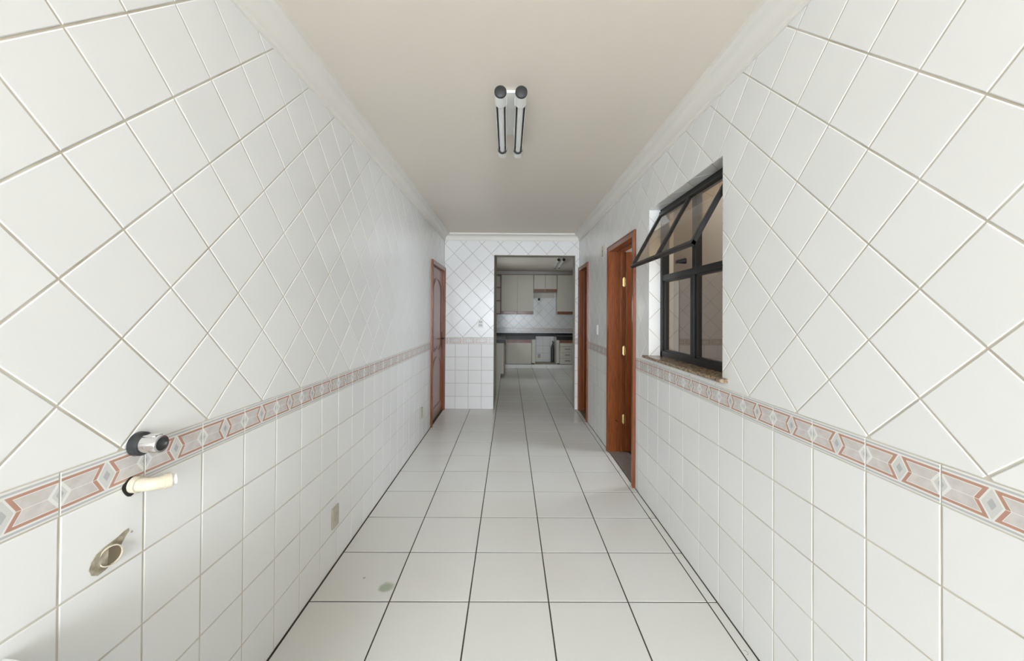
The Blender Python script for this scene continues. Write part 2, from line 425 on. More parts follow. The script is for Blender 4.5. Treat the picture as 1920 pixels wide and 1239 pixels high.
# right wall, with window and two doorways
xw = XR + REC
b = MB()
def rw(y0, y1, z0, z1): b.box(xw, XR+WT, y0, y1, z0, z1)
rw(REAR, WN[0], 0, ZC); rw(WN[0], WN[1], 0, WN[2]-.03); rw(WN[0], WN[1], WN[3], ZC); rw(WN[1], D1[0]+.04, 0, ZC)
rw(D1[0]+.04, D1[1]-.04, D1[2]-.04, ZC); rw(D1[1]-.04, D2[0]+.04, 0, ZC); rw(D2[0]+.04, D2[1]-.04, D2[2]-.04, ZC); rw(D2[1]-.04, YB, 0, ZC)
wall_r = tag(b.build('wall_right', m_grout), 'white tiled corridor wall on the right, with window and two doorways', 'wall', kind='structure')
PR = Plane((XR, 0, 0), (0, -1, 0), (0, 0, 1))
def uy(a, c): return (-c, -a)
hr = [(*uy(WN[0]-.001, WN[1]+.001), WN[2]-.03, WN[3]+.001), (*uy(D1[0]-.002, D1[1]+.002), -1, D1[2]+.002), (*uy(D2[0]-.002, D2[1]+.002), -1, D2[2]+.002)]
bd = (-(YB-.003), -YS)
square_tiles('wall_tile', PR, -YRJ, MT, ZB, MT, (-26, 7), (-5, 0), (*bd, 0.003, ZB), hr, m_tile, wall_r, 0.0050)
border_row(PR, -YRJ, -26, 7, (ZB+ZT)/2, [(-(D1[0]-.002), -YS), (-(D2[0]-.002), -(D1[1]+.002))], wall_r)
diamond_tiles('diamond_tile', PR, -ARJ, ZA, DD, (*bd, ZT+.002, ZCOR+.02), hr, m_tile, wall_r, 0.0050)
# tiles lining the window reveals (far side, near side, head)
RV = 0.086
diamond_tiles('diamond_tile', Plane((0, WN[1]-.002, 0), (1, 0, 0), (0, 0, 1)), XR-.035, ZA, DD, (XR+.001, XR+RV, WN[2], WN[3]-.001), [], m_tile, wall_r, 0.0050)
diamond_tiles('diamond_tile', Plane((0, WN[0]+.002, 0), (-1, 0, 0), (0, 0, 1)), -XR+.035, ZA, DD, (-XR-RV, -XR-.001, WN[2], WN[3]-.001), [], m_tile, wall_r, 0.0050)
diamond_tiles('diamond_tile', Plane((0, 0, WN[3]-.002), (-1, 0, 0), (0, 1, 0)), -XR+.035, ARJ, DD, (-XR-RV, -XR-.001, WN[0]+.001, WN[1]-.001), [], m_tile, wall_r, 0.0050)

# back wall with the opening to the kitchen
yw = YB + REC
b = MB()
b.box(XL-.15, OPX0, yw, OPY, 0, ZC); b.box(OPX0, OPX1, yw, OPY, OPZ, ZC); b.box(OPX1, XR+WT, yw, OPY, 0, ZC)
wall_b = tag(b.build('wall_back', m_grout2), 'tiled end wall with the wide opening to the kitchen', 'wall', kind='structure')
PB = Plane((0, YB, 0), (1, 0, 0), (0, 0, 1), 0.003)
hb = [(OPX0, OPX1, -1, OPZ)]
square_tiles('wall_tile', PB, XBJ, MT, ZB, MT, (-2, 11), (-5, 0), (XL+.003, XR-.003, 0.003, ZB), hb, m_tile, wall_b, 0.004)
border_row(PB, XBJ, -2, 11, (ZB+ZT)/2, [(XL+.003, OPX0), (OPX1, XR-.003)], wall_b)
diamond_tiles('diamond_tile', PB, ABJ, ZA, DD, (XL+.003, XR-.003, ZT+.002, ZCOR+.02), hb, m_tile, wall_b, 0.004)
b = MB(); b.box(OPX0-.003, OPX0+.0015, YB-.001, OPY, 0.001, OPZ); b.box(OPX1-.0015, OPX1+.003, YB-.001, OPY, 0.001, OPZ); b.box(OPX0, OPX1, YB-.001, OPY, OPZ-.0015, OPZ+.003)
b.build('opening_lining', m_plas, wall_b)

# rear end of the corridor: parapet under a wide unglazed opening, daylight comes in there
b = MB(); b.box(XL-.15, XR+.15, REAR-.12, REAR, 0, 0.30); b.box(XL-.15, XR+.15, REAR-.12, REAR, 2.56, ZC+.1)
tag(b.build('wall_rear', m_plas), 'low parapet wall closing the open rear end of the corridor', 'wall', kind='structure')
portal('rear_opening_portal', ((XL+XR)/2, REAR-.02, 1.43), (math.radians(90), 0, 0), 2.05, 2.26)

# kitchen shell
b = MB(); b.box(XL-.15, OPX0, OPY, KS, 0, ZC)
tag(b.build('wall_kitchen_left', m_plas), 'short plastered wall stub along the passage into the kitchen', 'wall', kind='structure')
KW = (8.5, 9.0, 1.30, 1.80)  # unseen opening, added to bring some daylight into the kitchen
b = MB()
b.box(KL-.15, KL, KS, KW[0], 0, ZC); b.box(KL-.15, KL, KW[1], KB, 0, ZC); b.box(KL-.15, KL, KW[0], KW[1], 0, KW[2]); b.box(KL-.15, KL, KW[0], KW[1], KW[3], ZC)
tag(b.build('wall_kitchen_side', m_plas), 'kitchen side wall with a small unseen opening added for daylight, hidden behind the stub wall', 'wall', kind='structure')
portal('kitchen_added_opening_portal', (KL-.02, (KW[0]+KW[1])/2, (KW[2]+KW[3])/2), (math.radians(90), 0, math.radians(-90)), KW[1]-KW[0], KW[3]-KW[2])
b = MB(); b.box(KR, KR+.15, OPY, KB, 0, ZC); b.box(XR+WT, KR+.25, YB+.03, OPY, 0, ZC)
tag(b.build('wall_kitchen_right', m_plas), 'plain kitchen wall on the right behind the end wall', 'wall', kind='structure')
b = MB(); b.box(KL-.15, KR+.15, KB+REC, KB+.15, 0, ZC)
wall_k = tag(b.build('wall_kitchen_back', m_grout2), 'white tiled kitchen wall behind the cabinets', 'wall', kind='structure')
PK = Plane((0, KB, 0), (1, 0, 0), (0, 0, 1), 0.002)
KZB, KZT = 0.945, 1.046
KH = [(0.60, 1.26, 1.90, 2.6)]
square_tiles('wall_tile', PK, -0.25, MT, KZB, MT, (-3, 13), (-5, 0), (KL+.003, KR-.003, 0.003, KZB), [], m_tile, wall_k, 0.004)
border_row(PK, -0.25, -3, 13, (KZB+KZT)/2, [(KL+.003, KR-.003)], wall_k)
diamond_tiles('diamond_tile', PK, -0.17, KZT+.006, DD, (KL+.003, KR-.003, KZT+.002, 2.08), KH, m_tile, wall_k, 0.004)

b = MB(); b.box(KL+.001, KR-.001, KB-.003, KB+REC+.001, 2.082, ZC); b.build('plaster_band', m_corn, wall_k)

# side rooms and light well behind the right wall
def room(name, y0, y1, label, light_gap=None):
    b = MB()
    if light_gap: b.box(2.35, 2.45, y0, y1, 0, light_gap[2]); b.box(2.35, 2.45, y0, y1, light_gap[3], ZC); b.box(2.35, 2.45, y0, light_gap[0], light_gap[2], light_gap[3]); b.box(2.35, 2.45, light_gap[1], y1, light_gap[2], light_gap[3])
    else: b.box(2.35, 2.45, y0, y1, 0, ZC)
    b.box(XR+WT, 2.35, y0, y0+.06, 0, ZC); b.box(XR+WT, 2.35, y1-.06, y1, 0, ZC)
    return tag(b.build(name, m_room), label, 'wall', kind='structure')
room('wall_bathroom', 3.12, 4.62, 'dim side room walls seen through the nearer doorway', (3.5, 4.1, 1.5, 2.1))  # outer wall opening is added, sends daylight through the doorway into the corridor
portal('side_room_added_opening_portal', (2.37, 3.8, 1.8), (math.radians(90), 0, math.radians(90)), .6, .6)
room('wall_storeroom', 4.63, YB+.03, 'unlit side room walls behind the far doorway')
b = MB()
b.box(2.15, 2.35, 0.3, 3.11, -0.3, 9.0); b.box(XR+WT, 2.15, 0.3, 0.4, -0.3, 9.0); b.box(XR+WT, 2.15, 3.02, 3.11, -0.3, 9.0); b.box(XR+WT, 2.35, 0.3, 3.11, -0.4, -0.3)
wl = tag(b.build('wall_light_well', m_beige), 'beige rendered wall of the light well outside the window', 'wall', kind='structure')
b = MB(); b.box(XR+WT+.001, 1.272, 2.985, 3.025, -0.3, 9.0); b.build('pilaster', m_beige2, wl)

# ------------------------------------------------------------------ cornices (mitred at the corners)
prof = [(0, ZCOR), (0.010, ZCOR), (0.012, ZCOR+.010), (0.020, ZCOR+.014), (0.022, ZCOR+.024)]
prof += [(0.022 + 0.048*(1-math.cos(t*math.pi/2/6)), ZCOR+.024 + 0.056*math.sin(t*math.pi/2/6)) for t in range(1, 7)]
prof += [(0.078, ZCOR+.083), (0.088, ZCOR+.088), (0.090, ZC), (0, ZC)]
def cornice(name, f0, f1, label):
    b = MB(); bm = b.bm
    a = [bm.verts.new(f0(s, z)) for s, z in prof]; c = [bm.verts.new(f1(s, z)) for s, z in prof]; n = len(prof)
    for i in range(n): bm.faces.new((a[i], a[(i+1) % n], c[(i+1) % n], c[i]))
    bm.faces.new(a); bm.faces.new(c[::-1])
    return tag(b.build(name, m_corn, smooth=True), label, 'cornice', kind='structure')
cornice('trim_1', lambda s, z: (XL+s, REAR, z), lambda s, z: (XL+s, YB-s, z), 'moulded plaster cornice along the left wall')
cornice('trim_2', lambda s, z: (XR-s, REAR, z), lambda s, z: (XR-s, YB-s, z), 'moulded plaster cornice along the right wall')
cornice('trim_3', lambda s, z: (XL+s, YB-s, z), lambda s, z: (XR-s, YB-s, z), 'short moulded plaster cornice above the kitchen opening')

# ------------------------------------------------------------------ doors
def casing(parent, P, y0, y1, z1, cw, sgn, X, proud=0.014):
    # three architrave boards with a rounded bead, on the wall face X; sgn = +1 when the room lies towards +x
    def board(pts2):   # list of (y,z)
        b = MB()
        b.prism([(X, y, z) for y, z in pts2], (sgn*proud, 0, 0))
        return b.build('casing_board', m_wood, parent)
    board([(y0, 0), (y0+cw, 0), (y0+cw, z1-cw), (y0, z1)])
    board([(y1-cw, 0), (y1, 0), (y1, z1), (y1-cw, z1-cw)])
    board([(y0, z1), (y0+cw, z1-cw), (y1-cw, z1-cw), (y1, z1)])
    b = MB(); x2 = X + sgn*proud
    for (ya, za, yb, zb) in ((y0+.008, 0, y0+.008, z1-.008), (y1-.008, 0, y1-.008, z1-.008), (y0+.008, z1-.008, y1-.008, z1-.008)):
        b.tube([(x2, ya, za), (x2, yb, zb)], 0.006, 8)
    b.build('casing_bead', m_wood, parent, True)

# closed door on the left
d1 = empty('door_1', (XL, (DL[0]+DL[1])/2, 0), 'closed reddish wooden panel door on the left wall beside the end wall', 'door', kind='structure')
cw = 0.055
casing(d1, None, DL[0], DL[1], DL[2], cw, 1, XL+.001, 0.018)
yi0, yi1, zi = DL[0]+cw-.006, DL[1]-cw+.006, DL[2]-cw+.006
b = MB(); b.box(XL-.055, XL+.001, yi0-.012, yi0, 0, zi+.012); b.box(XL-.055, XL+.001, yi1, yi1+.012, 0, zi+.012); b.box(XL-.055, XL+.001, yi0, yi1, zi, zi+.012)
b.build('jamb', m_wood, d1)
b = MB(); b.box(XL-.052, XL-.018, yi0+.002, yi1-.002, 0.008, zi-.002, 0.002); leaf = b.build('leaf', m_wood, d1)
XF = XL - .018
def ring_prof(parent, outline, name='panel_moulding'):
    b = MB(); pts = [Vector((XF, y, z)) for y, z in outline]
    pts = pts + [pts[0], pts[1]]
    b.tube(pts[:-1], 0.010, 8, caps=False)
    cen = Vector((XF, sum(p[0] for p in outline)/len(outline), sum(p[1] for p in outline)/len(outline)))
    sm = []
    for y, z in outline:
        v = Vector((0, y-cen.y, z-cen.z)); sm.append(Vector((XF, y, z)) - Vector((0, v.y*0.16, v.z*0.055)))
    b.tube(sm + [sm[0]], 0.006, 8, caps=False)
    b.build(name, m_wood, parent, True)
    b = MB(); b.prism([(XF, p.y, p.z) for p in sm], (0.004, 0, 0)); b.build('raised_panel', m_wood, parent)
ya, yb_ = yi0+.13, yi1-.13; ym = (ya+yb_)/2; hw = (yb_-ya)/2
def arched(z0, z1, rise, lowshape):
    top = [(ym + hw*math.cos(t), z1-rise + rise*math.sin(t)) for t in [math.pi*i/12 for i in range(13)]]
    sh = [(ym + hw*1.0, z1-rise)]
    if not lowshape: bot = [(ya, z0), (yb_, z0)]
    else: bot = [(ya, z0+.05), (ya+.06, z0+.045), (ya+.10, z0+.01), (ya+.14, z0+.0), (ym-.05, z0+.035), (ym, z0+.045), (ym+.05, z0+.035), (yb_-.14, z0), (yb_-.10, z0+.01), (yb_-.06, z0+.045), (yb_, z0+.05)]
    return top + bot
ring_prof(leaf, arched(0.93, 1.93, 0.17, True)); ring_prof(leaf, arched(0.165, 0.84, 0.15, False))
# lever handle with long escutcheon
yh = yi1 - .06
b = MB(); b.box(XF-.001, XF+.006, yh-.018, yh+.018, 0.93, 1.17, 0.003); esc = b.build('handle_plate', m_iron, leaf)
b = MB(); b.tube([(XF+.004, yh, 1.075), (XF+.045, yh, 1.075), (XF+.052, yh-.01, 1.075), (XF+.052, yh-.11, 1.07)], [.009, .009, .009, .007], 10); b.build('lever', m_iron, leaf, True)
b = MB(); b.tube([(XF+.004, yh, 0.98), (XF+.010, yh, 0.98)], 0.010, 12); b.tube([(XF-.001, yh-.002, 1.30), (XF+.004, yh-.002, 1.30)], 0.009, 12); b.build('keyhole_rose', m_brass, leaf, True)

def hinge(parent, x, y, z):
    b = MB()
    b.tube([(x, y, z-.045), (x, y, z+.045)], 0.0065, 10)
    b.tube([(x, y, z-.05), (x, y, z-.045)], 0.0085, 10); b.tube([(x, y, z+.045), (x, y, z+.05)], 0.0085, 10)
    b.box(x-.030, x-.005, y+.010, y+.0125, z-.042, z+.042); b.box(x+.005, x+.032, y+.010, y+.0125, z-.042, z+.042)
    b.box(x-.006, x+.006, y+.002, y+.0125, z-.04, z+.04)
    return b.build('hinge', m_brass, parent, True, 'brass butt hinge')

def doorway(name, D, label, leafed, JD=WT+.01):
    d = empty(name, (XR, (D[0]+D[1])/2, 0), label, 'door', kind='structure')
    cw = 0.055
    casing(d, None, D[0], D[1], D[2], cw, -1, XR-.001, 0.016)
    y0, y1, z1 = D[0]+cw-.005, D[1]-cw+.005, D[2]-cw+.005
    b = MB(); b.box(XR, XR+JD, y0-.014, y0, 0, z1+.014); b.build('jamb', m_wood, d)
    b = MB(); b.box(XR, XR+JD, y1, y1+.014, 0, z1+.014); j = b.build('jamb', m_wood, d)
    b = MB(); b.box(XR, XR+JD, y0, y1, z1, z1+.014); b.build('jamb_head', m_wood, d)
    if leafed: b = MB(); b.box(XR+.075, XR+.10, y0, y0+.012, 0, z1); b.box(XR+.11, XR+.128, y1-.012, y1, 0, z1); b.box(XR+.075, XR+.10, y0, y1, z1-.012, z1); b.build('door_stop', m_wood, d)
    b = MB(); b.box(XR+.002, XR+WT+.05, y0, y1, -.0015, 0.006, 0.002); b.build('threshold', m_thres, d)
    if leafed:
        # leaf swung back square into the side room, hinged on the far jamb
        lx0 = XR+WT+.012; th = 0.034; yl = y1-.004
        b = MB(); b.box(lx0, lx0+.74, yl-th+.02, yl+.02, 0.012, z1-.006, 0.002); lf = b.build('leaf', m_wood, d)
        for (za, zb) in ((0.17, 0.86), (0.98, 1.93)):
            b = MB(); yy = yl-th+.02
            b.box(lx0+.11, lx0+.63, yy-.006, yy+.002, za, zb, 0.003); b.build('raised_panel', m_wood, lf)
        for z in (0.352, 1.068, 1.788): hinge(d, XR+WT-.006, y1-.016, z)
    else:
        # leaf folded back into the dark room, just behind the shallow jamb
        b = MB(); b.box(XR+JD+.003, XR+.72, y1-.030, y1+.004, 0.010, z1-.004, 0.002); b.build('leaf', m_wood, d)
        b = MB(); b.box(XR+JD, XR+WT+.005, y0-.02, y0-.004, 0, z1+.02); b.build('rebate', m_wood, d)
        b = MB(); b.box(XR+JD, XR+WT+.005, y0-.02, y1, z1+.003, z1+.03); b.build('rebate_head', m_wood, d)
    return d
dA = doorway('door_2', D1, 'open reddish wooden door frame with brass hinges next to the window', True)
dB = doorway('door_3', D2, 'narrow-looking reddish wooden door frame in the far corner of the right wall', False, 0.055)
# scratch on the far jamb of the open door
b = MB(); yj = D1[1]-.055+.005
b.prism([(XR+.060, yj-.0004, 0.335), (XR+.064, yj-.0004, 0.343), (XR+.092, yj-.0004, 0.318), (XR+.088, yj-.0004, 0.313)], (0, 0.0006, 0)); b.build('scratch', m_dark, dA, label='dark scratch on the jamb')

# ------------------------------------------------------------------ window
wd = empty('window_1', (XR+RV, (WN[0]+WN[1])/2, WN[2]), 'black aluminium window with tilted-in upper sash and bronze glass', 'window', kind='structure')
xf0, xf1 = XR+RV, XR+RV+.055
y0, y1, z0, z1 = WN; fw = 0.032; zt0, zt1 = 1.700, 1.742; ymid = (y0+y1)/2
b = MB()
b.box(xf0, xf1, y0, y0+fw, z0, z1, .002); b.box(xf0, xf1, y1-fw, y1, z0, z1, .002); b.box(xf0, xf1, y0, y1, z0, z0+.04, .002); b.box(xf0, xf1, y0, y1, z1-.04, z1, .002)
b.build('window_frame', m_alu, wd)
b = MB(); b.box(xf0+.004, xf1, y0+fw, y1-fw, zt0, zt1, .002); b.build('transom', m_alu, wd)
b = MB(); b.box(xf0+.002, xf1, ymid-.024, ymid+.024, z0+.03, zt0, .002); b.box(xf0+.012, xf1, ymid-.022, ymid+.022, zt1, z1-.04, .002); b.build('mullion', m_alu, wd)
for (a, c) in ((y0+fw, ymid-.024), (ymid+.024, y1-fw)):
    b = MB(); b.box(xf0+.028, xf0+.033, a, c, z0+.04, zt0); pn = b.build('pane', m_glass, wd)
    b = MB(); q = .011
    for (p0, p1, r0, r1) in ((a, a+q, z0+.04, zt0), (c-q, c, z0+.04, zt0), (a, c, z0+.04, z0+.04+q), (a, c, zt0-q, zt0)): b.box(xf0+.012, xf0+.028, p0, p1, r0, r1)
    b.build('glazing_bead', m_alu, pn)
# upper sash, hinged at its head, leaning into the corridor
hx, hz = xf0-.004, 2.200; bx_, bz = 0.915, 1.800
dv = Vector((bx_-hx, 0, bz-hz)); sl = dv.length; dv.normalize(); nv = Vector((-dv.z, 0, dv.x))   # nv points to the room side / up
sash = bpy.data.objects.new('sash', None)
def sp(y, s, n): return Vector((hx, y, hz)) + dv*s + nv*n
def sbar(b, ya, yb, s0, s1, n0, n1):
    bm = b.bm
    c = [sp(ya, s0, n0), sp(yb, s0, n0), sp(yb, s1, n0), sp(ya, s1, n0), sp(ya, s0, n1), sp(yb, s0, n1), sp(yb, s1, n1), sp(ya, s1, n1)]
    vs = [bm.verts.new(p) for p in c]
    fs = [bm.faces.new([vs[i] for i in f]) for f in ((3,2,1,0),(4,5,6,7),(0,1,5,4),(1,2,6,5),(2,3,7,6),(3,0,4,7))]
    bmesh.ops.bevel(bm, geom=list({e for f in fs for e in f.edges}), offset=.002, segments=1, affect='EDGES')
sy0, sy1 = y0+.018, y1-.018
b = MB(); t = 0.024
sbar(b, sy0, sy0+t, 0, sl, -.012, .012); sbar(b, sy1-t, sy1, 0, sl, -.012, .012); sbar(b, sy0, sy1, sl-t, sl, -.0125, .0125); sbar(b, sy0, sy1, 0, t, -.0125, .0125)
sbar(b, ymid-.016, ymid+.016, 0, sl, -.0115, .0115)
sash = b.build('sash', m_alu, wd)
for (a, c) in ((sy0+t, ymid-.016), (ymid+.016, sy1-t)):
    b = MB(); sbar(b, a-.003, c+.003, t-.003, sl-t+.003, -.0025, .0025); b.build('pane', m_glass, sash)
b = MB(); p = sp(ymid+.02, sl-.005, -.02); b.tube([p, p+Vector((.01, 0, -.012)), p+Vector((.02, .045, -.016)), p+Vector((.01, .06, -.004))], 0.006, 8); b.build('latch', m_alu, sash, True)
b = MB(); b.tube([(xf0+.006, ymid+.10, 1.80), (xf0-.035, ymid+.10, 1.795)], [.02, .012], 12); b.box(xf0-.05, xf0-.03, ymid+.075, ymid+.125, 1.785, 1.805, .003); b.build('latch_keeper', m_alu, wd, True)
b = MB(); b.box(xf0-.012, xf0+.004, y0+.004, y1-.004, 2.196, 2.222, .003); b.build('hinge_rail', m_alu, wd)
# granite sill
b = MB()
pr = [(XR-.034, 1.118), (XR-.040, 1.124), (XR-.040, 1.132), (XR-.034, 1.1375), (XR+RV+.02, 1.1375), (XR+RV+.02, 1.118)]
b.prism([(x, WN[0]-.05, z) for x, z in pr], (0, WN[1]-WN[0]+.085, 0)); b.build('window_sill', m_gran, wd)
b = MB(); b.box(XR+RV+.02, XR+WT+.03, WN[0], WN[1], WN[2]-.03, WN[2]-.001); b.build('outer_sill', m_gran, wd)
portal('window_portal', (XR+WT+.04, ymid, (z0+z1)/2), (math.radians(90), 0, math.radians(90)), y1-y0, z1-z0)

# ------------------------------------------------------------------ ceiling lamps
def lamp(name, loc, rotz, Lg, label):
    r = empty(name, (0, 0, 0), label, 'lamp', 'twin-tube ceiling lamps')
    zc = -0.078; R = 0.031
    b = MB(); b.box(-.027, .027, .125, Lg-.15, -.012, 0, .003); r1 = b.build('mounting_channel', m_white, r)
    b = MB(); b.box(-.029, .029, .118, .30, -.016, -.0005, .004); b.build('ballast_cover', m_white, r)
    for sx in (-.0535, .0535):
        b = MB()
        b.tube([(sx, .008, zc), (sx, .105, zc)], [R, R], 28); b.tube([(sx, .105, zc), (sx, .112, zc)], [R, R*.93], 28); b.build('end_sleeve', m_white, r, True)
        b = MB(); b.tube([(sx, -.002, zc), (sx, .001, zc), (sx, .012, zc)], [R*.86, R*1.0, R*1.02], 28); b.build('end_cap', m_blkpl, r, True, 'black end cap')
        b = MB(); b.tube([(sx, Lg-.075, zc), (sx, Lg, zc)], [R, R], 28, caps=True); b.build('end_sleeve', m_white, r, True)
        b = MB(); b.tube([(sx, Lg-.081, zc), (sx, Lg-.072, zc)], R*1.03, 28); b.build('sleeve_ring', m_blkpl, r, True)
        # trough reflector: upper half shell
        b = MB(); bm = b.bm; n = 14; rings = []
        for yy in (.09, Lg-.06):
            for rr in (R*.97, R*.87):
                rings.append([bm.verts.new((sx+rr*math.cos(math.radians(-20+220*k/n)), yy, zc+rr*math.sin(math.radians(-20+220*k/n)))) for k in range(n+1)])
        o0, i0, o1, i1 = rings
        for k in range(n):
            bm.faces.new((o0[k], o0[k+1], o1[k+1], o1[k])); bm.faces.new((i0[k], i1[k], i1[k+1], i0[k+1]))
        for k in (0, n): bm.faces.new((o0[k], o1[k], i1[k], i0[k]))
        b.build('reflector', m_white, r, True)
        b = MB(); b.tube([(sx-.0225, .10, zc+.002), (sx-.0225, Lg-.07, zc+.002)], .0028, 6); b.tube([(sx+.0225, .10, zc+.002), (sx+.0225, Lg-.07, zc+.002)], .0028, 6); b.build('edge_gasket', m_blkpl, r)
        b = MB(); b.tube([(sx, .09, zc-.004), (sx, Lg-.065, zc-.004)], .0165, 20); b.build('fluorescent_tube', m_tube, r, True)
        for yb in (.17, Lg-.25):
            b = MB(); b.box(min(sx*.4, sx), max(sx*.4, sx), yb, yb+.02, -.056, -.004); b.build('bracket', m_white, r)
    r.location = loc; r.rotation_euler = (0, 0, rotz)
    return r
lamp('ceiling_lamp', (-0.002, 1.955, ZC), math.radians(0.3), 0.77, 'twin-tube ceiling lamp with black end caps in the corridor')
lamp('ceiling_lamp', (1.065, 8.0, ZC), math.radians(-2.6), 1.38, 'twin-tube ceiling lamp in the dim kitchen')

# ------------------------------------------------------------------ plates on the walls
def plate_x(name, X, sgn, yc, zc, wy, hz, m, label, cat, slots, th=0.010, group=None):
    r = empty(name, (X, yc, zc-hz/2), label, cat, group)
    b = MB(); b.box(min(X, X+sgn*th), max(X, X+sgn*th), yc-wy/2, yc+wy/2, zc-hz/2, zc+hz/2, .003); b.build('cover_plate', m, r)
    for (dy, dz, sy, sz, mm, nm) in slots:
        b = MB(); b.box(min(X+sgn*(th-.002), X+sgn*(th+.0025)), max(X+sgn*(th-.002), X+sgn*(th+.0025)), yc+dy-sy/2, yc+dy+sy/2, zc+dz-sz/2, zc+dz+sz/2, .001); b.build(nm, mm, r)
    return r
skt = [(0, 0, .030, .040, m_cream, 'socket_insert'), (0, .008, .004, .008, m_dgrey, 'socket_slot'), (0, -.008, .004, .008, m_dgrey, 'socket_slot')]
plate_x('wall_outlet', XL, 1, 2.222, 0.277, .078, .116, m_cream, 'aged cream power outlet low on the left wall, nearer one', 'outlet', skt)
plate_x('wall_outlet', XL, 1, 4.385, 0.318, .075, .116, m_cream, 'aged cream power outlet low on the left wall near the closed door', 'outlet', skt)
plate_x('light_switch', XR, -1, 4.628, 1.262, .072, .116, m_swwh, 'white switch plate between the two door frames', 'switch', [(0, 0, .026, .05, m_swwh, 'rocker')])
plate_x('wall_plate', XR, -1, 4.333, 2.163, .070, .118, m_cream, 'cream wall plate high up beside the open door frame', 'wall plate', [(0, .0, .012, .014, m_dgrey, 'cable_hole')], 0.014)
r = empty('light_switch', (-.4475, YB, 1.238), 'white double switch on the end wall left of the kitchen opening', 'switch')
b = MB(); b.box(-.486, -.409, YB-.010, YB, 1.238, 1.354, .003); b.build('cover_plate', m_swwh, r)
for zc in (1.322, 1.272):
    b = MB(); b.box(-.467, -.428, YB-.0125, YB-.009, zc-.013, zc+.013, .001); k = b.build('switch_frame', m_dgrey, r)
    b = MB(); b.box(-.461, -.434, YB-.015, YB-.011, zc-.008, zc+.008, .001); b.build('rocker', m_swwh, r)

# ------------------------------------------------------------------ plumbing on the left wall
r = empty('water_valve', (XL, 1.043, 1.062), 'chrome valve stub with black rosette on the border strip', 'valve')
vy, vz = 1.043, 1.090
b = MB(); b.tube([(XL, vy, vz), (XL+.004, vy, vz), (XL+.016, vy, vz), (XL+.021, vy, vz)], [.031, .032, .031, .026], 32); b.build('rosette', m_rubber, r, True)
b = MB(); b.lathe((XL, vy, vz), (1, 0, 0), [(.018, .0235), (.061, .0235), (.065, .0222), (.0652, .0175), (.052, .0170)], 32); b.box(XL+.022, XL+.058, vy-.013, vy+.013, vz+.018, vz+.0252, .003)
b.build('chrome_body', m_chrome, r, True)
b = MB(); b.tube([(XL+.03, vy, vz), (XL+.0585, vy, vz)], .0172, 24); b.build('bore', m_rubber, r, True)

r = empty('pipe_elbow', (XL, 1.035, 0.962), 'cream plastic pipe elbow sticking out just under the border strip', 'pipe')
ey, ez = 1.033, 0.985
path = [(XL-.004, ey, ez), (XL+.020, ey, ez), (XL+.034, ey+.001, ez)]
path += [(XL+.034+.034*math.sin(a), ey+.001+.034*(1-math.cos(a)), ez) for a in [math.radians(9*k) for k in range(1, 7)]]
dx_ = Vector(path[-1]) - Vector(path[-2]); dx_.normalize(); e0 = Vector(path[-1])
path.append(tuple(e0 + dx_*.010))
b = MB(); b.tube(path, .0176, 20); b.build('bend', m_pvc, r, True)
b = MB(); b.tube([(XL+.002, ey, ez), (XL+.018, ey, ez)], .0212, 20); b.build('collar', m_pvc, r, True)
e1 = e0 + dx_*.004
b = MB(); b.tube([e1, e1+dx_*.016], [.0208, .0204], 20); b.build('collar', m_pvc, r, True)
b = MB(); b.tube([e1+dx_*.016, e1+dx_*.026], [.0150, .0150], 20); b.build('nipple', m_swwh, r, True)
b = MB(); pts = [(XL+.0006, ey-.008+.0222*math.cos(a)*(1+.12*math.sin(3*a)), ez-.002+.0235*math.sin(a)*(1+.1*math.cos(4*a))) for a in [2*math.pi*k/20 for k in range(20)]]
b.prism(pts, (.0012, 0, 0)); b.build('wall_hole', m_dark, r)

r = empty('drain_pipe', (XL, 0.974, 0.805), 'open drain pipe stub in a broken mortar hole below the valve', 'pipe')
py, pz = 0.972, 0.835
def blob(cy_, cz_, pts): return [(XL+.0005, cy_+a, cz_+c) for a, c in pts]
b = MB(); b.prism(blob(py, pz, [(-.046, -.008), (-.040, -.024), (-.026, -.033), (-.008, -.030), (.012, -.022), (.024, -.006), (.030, .010), (.042, .026), (.050, .034), (.049, .041), (.038, .040), (.022, .034), (.004, .030), (-.014, .027), (-.030, .020), (-.041, .008)]), (.0014, 0, 0)); b.build('mortar_patch', m_mortar, r)
ax = Vector((0.92, -0.30, 0.02)).normalized(); c0 = Vector((XL-.008, py+.004, pz)) 
b = MB(); b.lathe(c0, ax, [(0, .0255), (.017, .0250), (.0175, .0225), (.002, .0222)]); b.build('pipe_end', m_pvc, r, True)
b = MB(); b.tube([c0+ax*.008, c0+ax*.0115], .0224, 24); b.build('pipe_bore', m_soil, r)
b = MB(); b.prism([(XL+.0004, 1.030+.003*math.cos(2*math.pi*k/8), .862+.003*math.sin(2*math.pi*k/8)) for k in range(8)], (.001, 0, 0)); b.build('mortar_chip', m_mortar, r)

